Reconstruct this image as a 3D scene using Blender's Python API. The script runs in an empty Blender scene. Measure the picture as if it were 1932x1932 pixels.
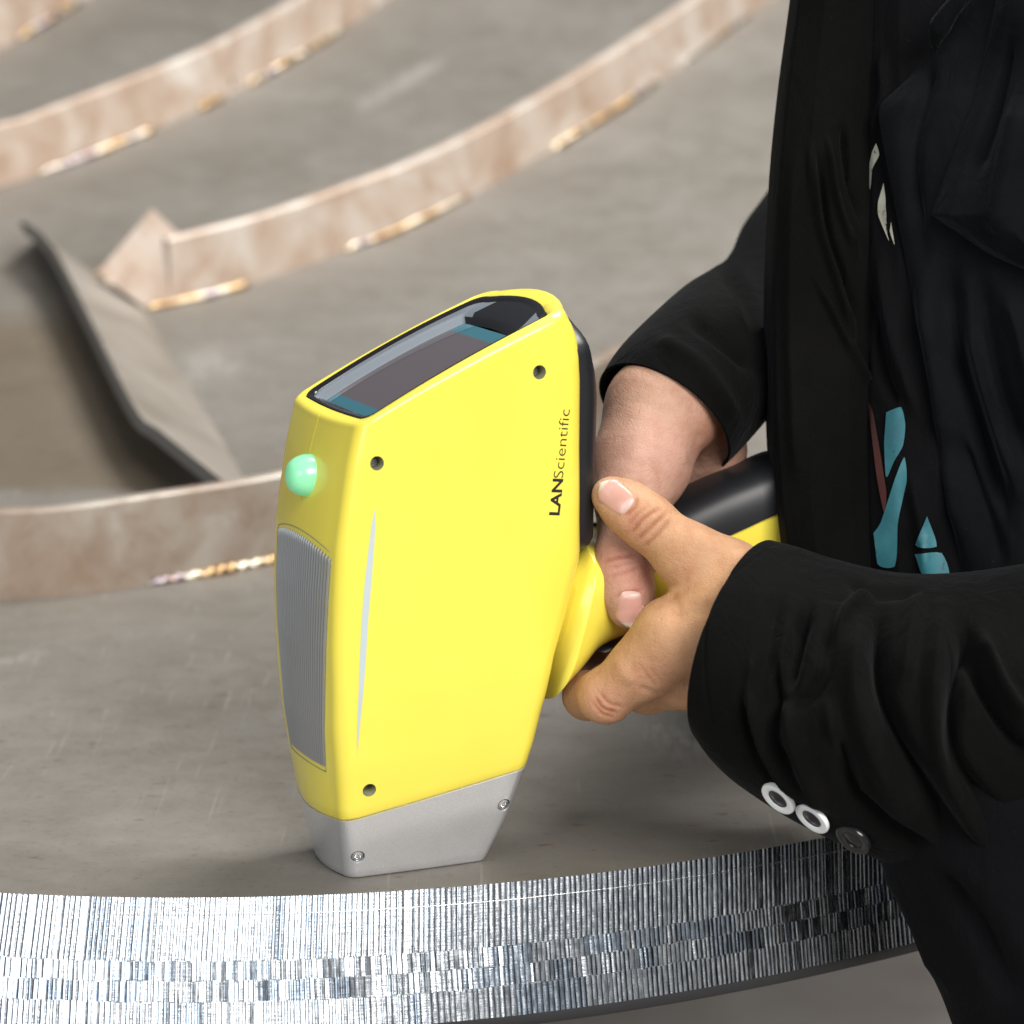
import bpy, bmesh, math, random
import numpy as np
import openvdb
from mathutils import Vector, Matrix
from mathutils.bvhtree import BVHTree
random.seed(7); rng = np.random.default_rng(7)
scene = bpy.context.scene
C = scene.collection

# ------------------------------------------------------------------ camera
PITCH = math.radians(11); FPX = 5478.0; HALF = 966.0       # focal length in units of a 1932 px wide sheet
fw = np.array([0, math.cos(PITCH), -math.sin(PITCH)]); rt = np.array([1.0, 0, 0]); up = np.cross(rt, fw)
def ray(u, v): return fw + rt * (u - HALF) / FPX + up * (HALF - v) / FPX
CAM = -1.07 * ray(655, 1660)                                # the near corner of the nose is the world origin
cam_data = bpy.data.cameras.new('camera'); cam = bpy.data.objects.new('camera', cam_data); C.objects.link(cam)
cam.location = CAM; cam.rotation_euler = (math.pi / 2 - PITCH, 0, 0)
cam_data.sensor_width = 36; cam_data.lens = 36 * FPX / (2 * HALF); cam_data.clip_end = 100; cam_data.clip_start = 0.01
cam_data.dof.use_dof = True; cam_data.dof.focus_distance = 1.075; cam_data.dof.aperture_fstop = 10
scene.camera = cam

# ------------------------------------------------------------------ light
world = bpy.data.worlds.new('World'); scene.world = world; world.use_nodes = True
bg = world.node_tree.nodes['Background']; bg.inputs[0].default_value = (0.86, 0.93, 1.0, 1); bg.inputs[1].default_value = 0.15
def area(name, loc, target, sx, sy, power, col):
    l = bpy.data.lights.new(name, 'AREA'); l.shape = 'RECTANGLE'; l.size = sx; l.size_y = sy; l.energy = power; l.color = col
    o = bpy.data.objects.new(name, l); C.objects.link(o); o.location = loc
    o.rotation_euler = (Vector(target) - Vector(loc)).to_track_quat('-Z', 'Y').to_euler(); return o
area('window_light', (2.1, -4.3, 3.1), (0.0, 0.2, 0.05), 3.2, 2.6, 425, (1.0, 0.97, 0.93))
area('side_window_light', (-1.9, -3.4, 1.5), (0.0, 0.0, 0.0), 2.0, 1.8, 62, (0.90, 0.95, 1.0))
area('hall_skylight', (0.75, 0.75, 2.1), (0.0, 0.4, 0.0), 0.9, 0.9, 70, (1.0, 0.98, 0.95))
scene.view_settings.view_transform = 'Standard'; scene.view_settings.look = 'None'
scene.view_settings.exposure = 0.0; scene.view_settings.gamma = 1.0

# ------------------------------------------------------------------ geometry helpers
def at(u, v, d): return CAM + d * ray(u, v)
def hsurf(y):
    t = np.maximum(0, np.asarray(y, float) - 0.06); t0 = 1.04; c = 0.33
    return np.where(t < t0, 0.5 * c * t * t, 0.5 * c * t0 * t0 + c * t0 * (t - t0))
def onsurf(u, v, off=0.0):
    r = ray(u, v); a, b = 0.6, 4.5
    f = lambda d: (CAM + d * r)[2] - float(hsurf((CAM + d * r)[1])) - off
    ds = np.linspace(a, b, 200); lo = a; hi = b
    for i in range(199):
        if f(ds[i + 1]) < 0: lo, hi = ds[i], ds[i + 1]; break
    for _ in range(40):
        m = 0.5 * (lo + hi)
        if f(m) > 0: lo = m
        else: hi = m
    return CAM + lo * r
def project(P):
    q = np.asarray(P, float) - CAM; d = q @ fw
    return HALF + FPX * (q @ rt) / d, HALF - FPX * (q @ up) / d, d
def spline(pts, n):
    """Catmull-Rom through pts, n samples."""
    p = np.asarray(pts, float); m = len(p)
    p = np.vstack([2 * p[0] - p[1], p, 2 * p[-1] - p[-2]])
    t = np.linspace(0, m - 1, n); i = np.minimum(t.astype(int), m - 2); f = (t - i)[:, None]
    a, b, c, d = p[i], p[i + 1], p[i + 2], p[i + 3]
    return 0.5 * (2 * b + (c - a) * f + (2 * a - 5 * b + 4 * c - d) * f ** 2 + (3 * b - a - 3 * c + d) * f ** 3)
def link(name, me, mat=None, parent=None, smooth=True):
    o = bpy.data.objects.new(name, me); C.objects.link(o)
    if mat is not None:
        for m in (mat if isinstance(mat, (list, tuple)) else [mat]): me.materials.append(m)
    if parent is not None: o.parent = parent
    if smooth and len(me.polygons): me.polygons.foreach_set('use_smooth', [True] * len(me.polygons))
    return o
def mesh(name, verts, faces, mat=None, parent=None, smooth=True, recalc=True):
    me = bpy.data.meshes.new(name); me.from_pydata([tuple(map(float, v)) for v in verts], [], [tuple(map(int, f)) for f in faces])
    if recalc:
        bm = bmesh.new(); bm.from_mesh(me); bmesh.ops.recalc_face_normals(bm, faces=bm.faces); bm.to_mesh(me); bm.free()
    me.update(); return link(name, me, mat, parent, smooth)
def grid_faces(n, m, closed_m=False, base=0):
    f = []
    for i in range(n - 1):
        for j in range(m if closed_m else m - 1):
            k = (j + 1) % m; f.append((base + i * m + j, base + i * m + k, base + (i + 1) * m + k, base + (i + 1) * m + j))
    return f
def smart(o, ang=35):
    me = o.data; bm = bmesh.new(); bm.from_mesh(me)
    for e in bm.edges:
        if len(e.link_faces) == 2 and e.calc_face_angle(0) > math.radians(ang): e.smooth = False
    bm.to_mesh(me); bm.free(); return o
def bevelled(o, w, seg=2):
    md = o.modifiers.new('bevel', 'BEVEL'); md.width = w; md.segments = seg; md.limit_method = 'ANGLE'; md.angle_limit = math.radians(30); return o
def empty(name, loc, label, cat, rz=0):
    o = bpy.data.objects.new(name, None); C.objects.link(o); o.location = loc; o.rotation_euler = (0, 0, rz)
    o.empty_display_size = 0.02; o['label'] = label; o['category'] = cat; return o
def tube(path, rad, n=12, caps=True):
    """tube round a polyline; rad scalar or array. returns verts, faces"""
    p = np.asarray(path, float); m = len(p); r = np.broadcast_to(np.asarray(rad, float), (m,))
    t = np.gradient(p, axis=0); t /= np.linalg.norm(t, axis=1)[:, None] + 1e-12
    ref = np.array([0, 0, 1.0]) if abs(t[0][2]) < 0.9 else np.array([1.0, 0, 0])
    V = []
    for i in range(m):
        a = np.cross(t[i], ref); a /= np.linalg.norm(a); b = np.cross(a, t[i])
        for k in range(n):
            th = 2 * math.pi * k / n; V.append(p[i] + r[i] * (math.cos(th) * a + math.sin(th) * b))
    F = grid_faces(m, n, True)
    if caps: F.append(tuple(range(n))[::-1]); F.append(tuple(range((m - 1) * n, m * n)))
    return V, F
def lathe(prof, n=32):
    """profile (r, z) round the z axis; first and last point may be on the axis"""
    V = []; F = []
    for r, z in prof:
        for k in range(n):
            th = 2 * math.pi * k / n; V.append((r * math.cos(th), r * math.sin(th), z))
    F = grid_faces(len(prof), n, True); F.append(tuple(range(n))[::-1]); F.append(tuple(range((len(prof) - 1) * n, len(prof) * n)))
    return V, F
def frame(zdir, xhint=(1, 0, 0)):
    z = Vector(zdir).normalized(); x = Vector(xhint); x = (x - z * x.dot(z)).normalized(); y = z.cross(x)
    return Matrix((x, y, z)).transposed()
def set_attr(o, name, cols):
    a = o.data.color_attributes.new(name, 'FLOAT_COLOR', 'POINT')
    c = np.ones((len(o.data.vertices), 4), np.float32); c[:, :3] = cols; a.data.foreach_set('color', c.ravel())
def verts_np(o):
    a = np.empty(len(o.data.vertices) * 3, np.float32); o.data.vertices.foreach_get('co', a); return a.reshape(-1, 3).astype(float)
def normals_np(o):
    a = np.empty(len(o.data.vertices) * 3, np.float32); o.data.vertex_normals.foreach_get('vector', a); return a.reshape(-1, 3).astype(float)
def set_verts(o, V): o.data.vertices.foreach_set('co', np.asarray(V, np.float32).ravel()); o.data.update()
def polydist(U, Vv, pts):
    """distance of sheet points to a polyline and position 0..1 along it"""
    best = np.full(U.shape, 1e9); tt = np.zeros(U.shape); pts = np.asarray(pts, float); n = len(pts) - 1
    for i in range(n):
        a, b = pts[i], pts[i + 1]; ab = b - a; L = ab @ ab + 1e-9
        h = np.clip(((U - a[0]) * ab[0] + (Vv - a[1]) * ab[1]) / L, 0, 1)
        d = np.hypot(U - a[0] - h * ab[0], Vv - a[1] - h * ab[1]); m = d < best
        best[m] = d[m]; tt[m] = (i + h[m]) / n
    return best, tt
def sculpt(o, strokes):
    """press folds and creases into the side of a mesh that faces the viewer's side of the bench.
    stroke: (polyline, sigma, depth in metres, negative = inwards)"""
    V = verts_np(o); N = normals_np(o); U, W, d = project(V)
    face = np.clip(-(N @ fw) * 3 + 0.45, 0, 1); D = np.zeros(len(V))
    for pts, sg, amp in strokes:
        b, t = polydist(U, W, spline(pts, 24) if len(pts) > 2 else pts)
        taper = np.clip(np.minimum(t, 1 - t) * 5 + 0.25, 0, 1)
        D += amp * np.exp(-(b / sg) ** 2) * taper
    set_verts(o, V + N * (D * face)[:, None])

# ------------------------------------------------------------------ material helpers
def mat(name, col=(0.5, 0.5, 0.5), rough=0.5, metal=0.0, **kw):
    m = bpy.data.materials.new(name); m.use_nodes = True; b = m.node_tree.nodes['Principled BSDF']
    b.inputs['Base Color'].default_value = (*col, 1); b.inputs['Roughness'].default_value = rough; b.inputs['Metallic'].default_value = metal
    for k, v in kw.items():
        b.inputs[k.replace('_', ' ')].default_value = v if not isinstance(v, tuple) else (*v, 1) if len(v) == 3 and 'Color' in k else v
    return m
class NT:
    def __init__(s, m): s.t = m.node_tree; s.b = s.t.nodes['Principled BSDF']
    def n(s, ty, **kw):
        x = s.t.nodes.new(ty)
        for k, v in kw.items():
            if k.startswith('i_'): x.inputs[k[2:].replace('_', ' ')].default_value = v
            else: setattr(x, k, v)
        return x
    def l(s, a, b): s.t.links.new(a, b)
    def coord(s, scale=(1, 1, 1), rot=(0, 0, 0), loc=(0, 0, 0)):
        c = s.n('ShaderNodeTexCoord'); mp = s.n('ShaderNodeMapping'); mp.inputs['Scale'].default_value = scale
        mp.inputs['Rotation'].default_value = rot; mp.inputs['Location'].default_value = loc; s.l(c.outputs['Object'], mp.inputs[0]); return mp.outputs[0]
    def noise(s, vec, scale, detail=4, rough=0.55, dist=0.0):
        x = s.n('ShaderNodeTexNoise'); x.inputs['Scale'].default_value = scale; x.inputs['Detail'].default_value = detail
        x.inputs['Roughness'].default_value = rough; x.inputs['Distortion'].default_value = dist; s.l(vec, x.inputs['Vector']); return x.outputs['Fac']
    def ramp(s, fac, stops, interp='LINEAR'):
        x = s.n('ShaderNodeValToRGB'); e = x.color_ramp.elements; x.color_ramp.interpolation = interp
        while len(e) < len(stops): e.new(0.5)
        for k, (p, c) in zip(e, stops): k.position = p; k.color = (*c, 1) if isinstance(c, tuple) else (c, c, c, 1)
        s.l(fac, x.inputs[0]); return x.outputs[0]
    def mix(s, f, a, b, mode='MIX'):
        x = s.n('ShaderNodeMix', data_type='RGBA', blend_type=mode)
        for q, i in ((f, 0), (a, 6), (b, 7)):
            if hasattr(q, 'is_linked'): s.l(q, x.inputs[i])
            else: x.inputs[i].default_value = q if i == 0 else (*q, 1)
        return x.outputs[2]
    def bump(s, h, strength, dist, prev=None):
        x = s.n('ShaderNodeBump'); x.inputs['Strength'].default_value = strength; x.inputs['Distance'].default_value = dist
        s.l(h, x.inputs['Height'])
        if prev: s.l(prev, x.inputs['Normal'])
        s.l(x.outputs[0], s.b.inputs['Normal']); return x.outputs[0]
    def set(s, name, sock): s.l(sock, s.b.inputs[name])

def m_plate():
    m = mat('mill_steel', rough=0.5, metal=0.25); t = NT(m)
    v = t.coord(); vs = t.coord((1.0, 2.0, 1.0), (0, 0, 0.6))
    a = t.noise(vs, 6, 7, 0.62, 0.3); b = t.noise(v, 45, 6, 0.65); c = t.noise(t.coord((1, 4, 1), (0, 0, -0.55)), 42, 4, 0.6)
    base = t.ramp(a, [(0.3, (0.152, 0.137, 0.115)), (0.5, (0.186, 0.170, 0.147)), (0.7, (0.225, 0.209, 0.187))])
    base = t.mix(t.ramp(b, [(0.4, 0.0), (0.8, 0.35)]), base, (0.24, 0.224, 0.20))
    scr = t.ramp(c, [(0.60, 0.0), (0.76, 0.38)]); base = t.mix(scr, base, (0.135, 0.115, 0.092))
    sp = t.ramp(t.noise(v, 330, 5, 0.75), [(0.56, 0.0), (0.68, 0.55)]); base = t.mix(sp, base, (0.10, 0.088, 0.07))
    rust = t.ramp(t.noise(t.coord((1, 2.5, 1), (0, 0, -0.6)), 70, 3, 0.55), [(0.655, 0.0), (0.71, 0.75)]); base = t.mix(rust, base, (0.15, 0.08, 0.042))
    for sc1, ang, sy in ((260, 0.42, 0.03), (340, -0.75, 0.025)):
        ln = t.ramp(t.noise(t.coord((1, sy, 1), (0, 0, ang)), sc1, 2, 0.5), [(0.675, 0.0), (0.74, 0.4)]); base = t.mix(ln, base, (0.30, 0.28, 0.255))
    at_ = t.n('ShaderNodeAttribute', attribute_name='brown_shade'); base = t.mix(at_.outputs['Fac'], base, (0.135, 0.105, 0.07))
    at2 = t.n('ShaderNodeAttribute', attribute_name='scuff'); nz = t.ramp(t.noise(t.coord((8, 1.5, 1), (0, 0, 0.5)), 40, 3), [(0.35, 0.2), (0.65, 1.0)])
    base = t.mix(t.mix(1.0, at2.outputs['Color'], nz, 'MULTIPLY'), base, (0.55, 0.53, 0.5))
    t.set('Base Color', base); t.set('Roughness', t.ramp(b, [(0.3, 0.42), (0.7, 0.62)]))
    t.bump(t.noise(v, 900, 3), 0.2, 0.0006, t.bump(c, 0.16, 0.0008)); return m
def m_rib(k=1.0):
    m = mat('ground_rib_steel', rough=0.45, metal=0.15); t = NT(m); v = t.coord()
    a = t.noise(v, 14, 6, 0.6, 0.8); b = t.noise(v, 38, 5, 0.6, 0.5)
    base = t.ramp(a, [(0.28, (0.35, 0.245, 0.175)), (0.43, (0.45, 0.345, 0.27)), (0.56, (0.53, 0.455, 0.39)), (0.72, (0.66, 0.62, 0.56))])
    base = t.mix(t.ramp(b, [(0.46, 0.0), (0.72, 0.7)]), base, (0.32, 0.205, 0.135))
    base = t.mix(1.0, base, (k, k * (0.97 if k < 1 else 1), k * (0.93 if k < 1 else 1)), 'MULTIPLY'); t.set('Base Color', base); t.set('Roughness', t.ramp(b, [(0.3, 0.36), (0.7, 0.6)])); t.bump(t.noise(v, 300, 4), 0.15, 0.0006); return m
def m_weld():
    m = mat('weld_metal', rough=0.36, metal=1.0); t = NT(m); v = t.coord()
    a = t.noise(v, 45, 3, 0.5)
    t.set('Base Color', t.ramp(a, [(0.3, (0.26, 0.16, 0.085)), (0.45, (0.46, 0.31, 0.16)), (0.53, (0.66, 0.60, 0.50)), (0.60, (0.26, 0.22, 0.25)), (0.75, (0.40, 0.25, 0.13))]))
    t.bump(t.noise(v, 700, 3), 0.4, 0.0006); return m
def m_machined():
    m = mat('machined_steel', (0.86, 0.89, 0.93), 0.2, 1.0); t = NT(m)
    t.set('Roughness', t.ramp(t.noise(t.coord((1, 1, 0.12)), 900, 3), [(0.3, 0.17), (0.7, 0.30)]))
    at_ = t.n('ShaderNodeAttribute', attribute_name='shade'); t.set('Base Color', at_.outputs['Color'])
    t.bump(t.noise(t.coord((0.25, 0.25, 2.2)), 700, 3), 0.12, 0.0004); return m
def m_yellow():
    m = mat('yellow_plastic', (0.90, 0.74, 0.035), 0.34, 0.0); t = NT(m); b = t.b
    b.inputs['Coat Weight'].default_value = 0.5; b.inputs['Coat Roughness'].default_value = 0.12
    v = t.coord(); n1 = t.noise(v, 18, 4)
    t.set('Base Color', t.mix(t.ramp(n1, [(0.35, 0.0), (0.7, 1.0)]), (0.87, 0.735, 0.085), (0.83, 0.695, 0.075)))
    t.set('Roughness', t.ramp(t.noise(v, 60, 5), [(0.3, 0.30), (0.7, 0.42)])); t.bump(t.noise(v, 2600, 2), 0.05, 0.0003); return m
def m_silver():
    m = mat('silver_paint', (0.56, 0.57, 0.59), 0.3, 0.75); t = NT(m); v = t.coord(); fl = t.noise(v, 3200, 2)
    t.set('Base Color', t.ramp(fl, [(0.3, (0.66, 0.67, 0.69)), (0.7, (0.84, 0.85, 0.87))])); t.bump(fl, 0.08, 0.0003)
    t.set('Roughness', t.ramp(t.noise(v, 50, 4), [(0.3, 0.28), (0.7, 0.42)])); return m
def m_skin():
    m = mat('skin', (0.55, 0.33, 0.22), 0.5); t = NT(m); b = t.b
    b.inputs['Subsurface Weight'].default_value = 0.10; b.inputs['Subsurface Radius'].default_value = (1.0, 0.35, 0.2); b.inputs['Subsurface Scale'].default_value = 0.004
    b.inputs['Specular IOR Level'].default_value = 0.3
    a = t.n('ShaderNodeAttribute', attribute_name='tint'); v = t.coord()
    mott = t.ramp(t.noise(v, 150, 4, 0.6), [(0.3, (0.90, 0.80, 0.76)), (0.5, (0.98, 0.95, 0.93)), (0.72, (1.06, 1.06, 1.06))])
    t.set('Base Color', t.mix(1.0, a.outputs['Color'], mott, 'MULTIPLY'))
    t.set('Roughness', t.ramp(t.noise(v, 400, 3), [(0.3, 0.42), (0.7, 0.58)]))
    vo = t.n('ShaderNodeTexVoronoi', feature='DISTANCE_TO_EDGE'); vo.inputs['Scale'].default_value = 1100; t.l(t.coord((1, 1, 1)), vo.inputs['Vector'])
    t.bump(t.noise(v, 1300, 4, 0.65), 0.5, 0.0006, t.bump(vo.outputs['Distance'], 0.4, 0.0005, t.bump(t.noise(v, 240, 5, 0.65, 0.6), 0.42, 0.0012))); return m
def m_cloth(name, c1, c2, weave=1500, sheen=0.25):
    m = mat(name, c1, 0.85); t = NT(m); b = t.b; b.inputs['Specular IOR Level'].default_value = 0.05
    b.inputs['Sheen Weight'].default_value = sheen; b.inputs['Sheen Roughness'].default_value = 0.45; b.inputs['Sheen Tint'].default_value = (0.55, 0.58, 0.62, 1)
    v = t.coord(); cb = t.mix(t.ramp(t.noise(v, 22, 5, 0.6), [(0.3, 0.0), (0.75, 1.0)]), c1, c2); cb = t.mix(t.ramp(t.noise(v, 650, 3, 0.6), [(0.70, 0.0), (0.80, 0.5)]), cb, (0.03, 0.03, 0.03)); t.set('Base Color', cb)
    w = t.n('ShaderNodeTexWave', wave_type='BANDS', bands_direction='DIAGONAL'); w.inputs['Scale'].default_value = weave / 3.0; w.inputs['Distortion'].default_value = 1.5
    t.l(v, w.inputs['Vector']); h = t.bump(w.outputs['Fac'], 0.10, 0.0002); t.bump(t.noise(v, 1400, 3), 0.35, 0.0004, t.bump(t.noise(t.coord((1, 1, 0.45), (0.4, 0.5, 0)), 85, 5, 0.6, 0.8), 0.55, 0.003, h)); return m
def m_attr(name, rough, attr='tint', **kw):
    m = mat(name, rough=rough, **kw); t = NT(m); a = t.n('ShaderNodeAttribute', attribute_name=attr); t.set('Base Color', a.outputs['Color']); return m
def m_floor():
    m = mat('concrete', rough=0.85); t = NT(m); v = t.coord()
    t.set('Base Color', t.ramp(t.noise(v, 6, 6, 0.6), [(0.3, (0.27, 0.24, 0.215)), (0.7, (0.40, 0.37, 0.34))])); t.bump(t.noise(v, 80, 5), 0.3, 0.003); return m
def m_strip():
    m = mat('scaled_strip_steel', rough=0.55, metal=0.2); t = NT(m); v = t.coord()
    t.set('Base Color', t.ramp(t.noise(v, 16, 6, 0.6, 0.5), [(0.3, (0.19, 0.165, 0.135)), (0.55, (0.27, 0.242, 0.208)), (0.75, (0.33, 0.30, 0.265))])); t.bump(t.noise(v, 250, 4), 0.2, 0.0008); return m
M = dict(strip=m_strip(), plate=m_plate(), rib=m_rib(), rib_dark=m_rib(0.6), weld=m_weld(), machined=m_machined(), yellow=m_yellow(), silver=m_silver(), skin=m_skin(), floor=m_floor(),
         cut_edge=mat('scaled_cut_edge', (0.10, 0.094, 0.085), 0.55, 0.3), dark_steel=mat('dark_scale_steel', (0.045, 0.045, 0.048), 0.55, 0.4),
         rubber=mat('black_rubber', (0.012, 0.013, 0.015), 0.42), gloss=mat('black_gloss_plastic', (0.01, 0.01, 0.012), 0.16),
         bezel=mat('bezel_painted_sheen', (0.17, 0.19, 0.215), 0.3, 0.0), fin=mat('grey_painted_metal', (0.30, 0.31, 0.32), 0.38, 0.6),
         inlay=mat('pale_inlay', (0.47, 0.55, 0.57), 0.4), ink=mat('black_ink', (0.012, 0.012, 0.010), 0.5),
         screw=mat('zinc_screw', (0.75, 0.77, 0.78), 0.22, 1.0), hole=mat('bore_grey', (0.26, 0.26, 0.16), 0.5),
         black=m_cloth('black_twill', (0.0022, 0.0022, 0.0021), (0.0045, 0.0044, 0.0042), 1500, 0.035), navy=m_cloth('navy_lapel_cloth', (0.0028, 0.003, 0.0035), (0.007, 0.0078, 0.0095), 1500, 0.06),
         shirt=m_cloth('black_jersey', (0.003, 0.003, 0.0034), (0.005, 0.005, 0.006), 2200, 0.03), trouser=m_cloth('black_trouser_cloth', (0.0028, 0.0028, 0.0034), (0.005, 0.005, 0.006), 1500, 0.03),
         teal=mat('teal_print', (0.02, 0.125, 0.155), 0.6), cream=mat('cream_print', (0.42, 0.42, 0.34), 0.6), red=mat('red_print', (0.06, 0.011, 0.008), 0.6),
         white_button=mat('white_button_plastic', (0.80, 0.82, 0.83), 0.3), black_button=mat('black_button_plastic', (0.012, 0.012, 0.013), 0.2),
         nail=m_attr('fingernail', 0.36))
for nm_, c1_, c2_ in (('teal', (0.012, 0.085, 0.11), (0.03, 0.16, 0.19)), ('cream', (0.25, 0.25, 0.19), (0.44, 0.44, 0.36)), ('red', (0.03, 0.008, 0.007), (0.07, 0.014, 0.01))):
    t_ = NT(M[nm_]); v_ = t_.coord(); t_.set('Base Color', t_.mix(t_.ramp(t_.noise(v_, 260, 5, 0.7), [(0.62, 0.0), (0.68, 0.85)]), t_.ramp(t_.noise(v_, 60, 5, 0.6), [(0.3, c1_), (0.7, c2_)]), (0.008, 0.008, 0.008)))
g = mat('green_lens', (0.24, 0.62, 0.36), 0.35); gb = g.node_tree.nodes['Principled BSDF']
gb.inputs['Emission Color'].default_value = (0.10, 0.62, 0.26, 1); gb.inputs['Emission Strength'].default_value = 0.32; gb.inputs['Coat Weight'].default_value = 0.5
M['green'] = g
# screen: a dark panel with a teal bar at each end
sc = mat('display_glass', (0.05, 0.05, 0.055), 0.06); st = NT(sc); cx = st.n('ShaderNodeAttribute', attribute_name='screen')
st.set('Base Color', cx.outputs['Color']); st.set('Emission Color', cx.outputs['Color']); sc.node_tree.nodes['Principled BSDF'].inputs['Emission Strength'].default_value = 0.35
M['screen'] = sc

# ------------------------------------------------------------------ setting: the workshop floor
V = [(-4, -3, -0.62), (4, -3, -0.62), (4, 5, -0.62), (-4, 5, -0.62)]
fl = mesh('floor', V, [(0, 1, 2, 3)], M['floor'], smooth=False); fl['kind'] = 'structure'

# ------------------------------------------------------------------ the welded steel plate
steel = empty('welded_steel_plate', (0, 0.3, 0), 'grey dished steel plate with welded curved ribs and a bright machined edge', 'steel plate')
def part(o, root): o.parent = root; o.matrix_parent_inverse = root.matrix_world.inverted() if False else Matrix.Translation(-Vector(root.location)) if root.rotation_euler.z == 0 else (Matrix.Translation(root.location) @ Matrix.Rotation(root.rotation_euler.z, 4, 'Z')).inverted(); return o
edge_px = [(0, 1683), (200, 1692), (400, 1697), (700, 1685), (1000, 1660), (1300, 1620), (1560, 1582)]
E_ = []
for u, v in edge_px:
    r = ray(u, v); E_.append((CAM + r * (-CAM[2] / r[2]))[:2])
E_ = np.array(E_); EC = np.polyfit(E_[:, 0], E_[:, 1], 2)
ye = lambda x: np.polyval(EC, x); dye = lambda x: np.polyval(np.polyder(EC), x)
nx, ny = 150, 190
xs = np.linspace(-0.8, 0.75, nx); V = []
for j in range(ny):
    t = (j / (ny - 1)) ** 1.3
    for x in xs:
        y0 = ye(x); y = y0 + t * (2.6 - y0); V.append((x, y, float(hsurf(y))))
V = np.array(V)
plate = part(mesh('plate', V, grid_faces(ny, nx), M['plate']), steel)
U, W, _ = project(V)
brown_shade = np.clip((W - 560) / 70, 0, 1) * np.clip((930 - W) / 10, 0, 1) * np.clip(((U - 90) - (W - 440) * 0.66) / -60, 0, 1) * 0.8  # brown soft-edged shade left of the leaning strip, painted into the plate colour
set_attr(plate, 'brown_shade', np.repeat(brown_shade[:, None], 3, 1))
sc_ = np.zeros(len(V))
for (a, b, s1, amp) in [((690, 195), (820, 120), 9, 0.5), ((370, 680), (420, 690), 22, 0.4), ((350, 720), (390, 700), 14, 0.3), ((1230, 1380), (1330, 1410), 28, 0.5), ((0, 1250), (60, 1240), 8, 0.25)]:
    d, _t = polydist(U, W, [a, b]); sc_ = np.maximum(sc_, amp * np.exp(-(d / s1) ** 2))
set_attr(plate, 'scuff', np.repeat(sc_[:, None], 3, 1))

# machined edge: rows of milled flutes, every flute a small curved facet with its own tilt
TILT = math.radians(19); LEN = 0.0485
def edge_point(x, s, out=0.0):
    """point on the edge face; s metres down the face, out metres proud"""
    d = dye(x); n = np.array([d, -1, 0]) / math.hypot(d, 1); dn = np.array([0, 0, -1.0])
    TILT = math.radians(float(np.interp(x, [-0.15, 0.02, 0.12, 0.19], [19.5, 17, 11, 9])))
    down = dn * math.cos(TILT) + n * math.sin(TILT); o = n * math.cos(TILT) - dn * math.sin(TILT)
    return np.array([x, ye(x), 0]) + down * s + o * out
V = []; F = []; SH = []
rows = [(0.0, 0.47), (0.47, 0.615), (0.615, 0.77), (0.77, 1.0)]
for ri, (s0, s1) in enumerate(rows):
    x = -0.42; k = 0
    patch = 1.0; run_end = 0
    while x < 0.42:
        pitch = 0.0021 * rng.uniform(0.82, 1.15) * (1.0 if ri in (0, 3) else 0.9)
        dx = pitch / math.hypot(1, dye(x)); j0 = rng.normal(0, 0.00022); j1 = rng.normal(0, 0.00022)
        yaw = rng.normal(0, 0.025); lift = rng.normal(0, 0.00006); tl = rng.normal(0, 0.00018) * (0.8 if ri in (0, 3) else 1.5)
        if k >= run_end:
            if rng.random() < (0.04 if ri in (0, 3) else 0.08): patch = rng.uniform(0.62, 0.9); run_end = k + int(rng.integers(2, 9 if ri in (0, 3) else 14))
            else: patch = 1.0
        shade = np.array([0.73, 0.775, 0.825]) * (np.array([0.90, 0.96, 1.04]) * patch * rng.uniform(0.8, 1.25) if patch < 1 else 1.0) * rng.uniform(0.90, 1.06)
        bl = [0, 0.0005, 0.0004, 0][0]; b0 = len(V)
        flat = rng.random() < (0.1 if ri in (0, 3) else 0.35)
        lean = 0.0010 * ((s0 + s1) / 2 - 0.5)
        nr = 4
        for a in range(nr):
            f = a / (nr - 1); s = (s0 + (s1 - s0) * f) * LEN + (j0 if a == 0 and ri else 0) + (j1 if a == nr - 1 and ri < 3 else 0)
            for q in range(6):
                w = (0, 0.10, 0.32, 0.68, 0.90, 1)[q]; hgt = (0.00008 if flat else 0.00023) * (1 - (2 * w - 1) ** 2) + lift + yaw * (w - 0.5) * pitch + tl * (f - 0.5)
                V.append(edge_point(x + dx * (0.03 + 0.94 * w) - 0.0014 * f * (ri == 0) - 0.0014 * (ri > 0), s, hgt)); SH.append(np.clip(shade * (0.48 if q in (0, 5) else 1.0), 0, 0.95))  # edge vertices darkened: groove shade is carried in the flute colour
        F += grid_faces(nr, 6, False, b0); x += dx; k += 1
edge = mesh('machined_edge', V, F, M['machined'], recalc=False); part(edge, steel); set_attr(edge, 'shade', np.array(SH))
# dark groove bottoms behind the flutes, the scribed line, and the dark bevel below
xs2 = np.linspace(-0.45, 0.45, 160)
V = [edge_point(x, s, -0.0007) for s in (0, LEN) for x in xs2]
part(mesh('edge_backing', V, grid_faces(2, 160), M['fin']), steel)
V, F = tube([edge_point(x, 0.0062, 0.00045) for x in xs2], 0.00014, 6)
part(mesh('scribed_line', V, F, M['machined']), steel); 
set_attr(bpy.data.objects['scribed_line'], 'shade', np.full((len(V), 3), 0.9))
V = []
for s, dz, ins in [(LEN, 0, 0), (LEN, -0.0042, 0.0004), (LEN, -0.008, 0.009), (LEN, -0.012, 0.30)]:
    for x in xs2:
        d = dye(x); n = np.array([d, -1, 0]) / math.hypot(d, 1); p = edge_point(x, s, 0.0) - n * ins; p[2] += dz; V.append(p)
part(mesh('lower_bevel', V, grid_faces(4, 160), M['dark_steel']), steel)

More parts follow.
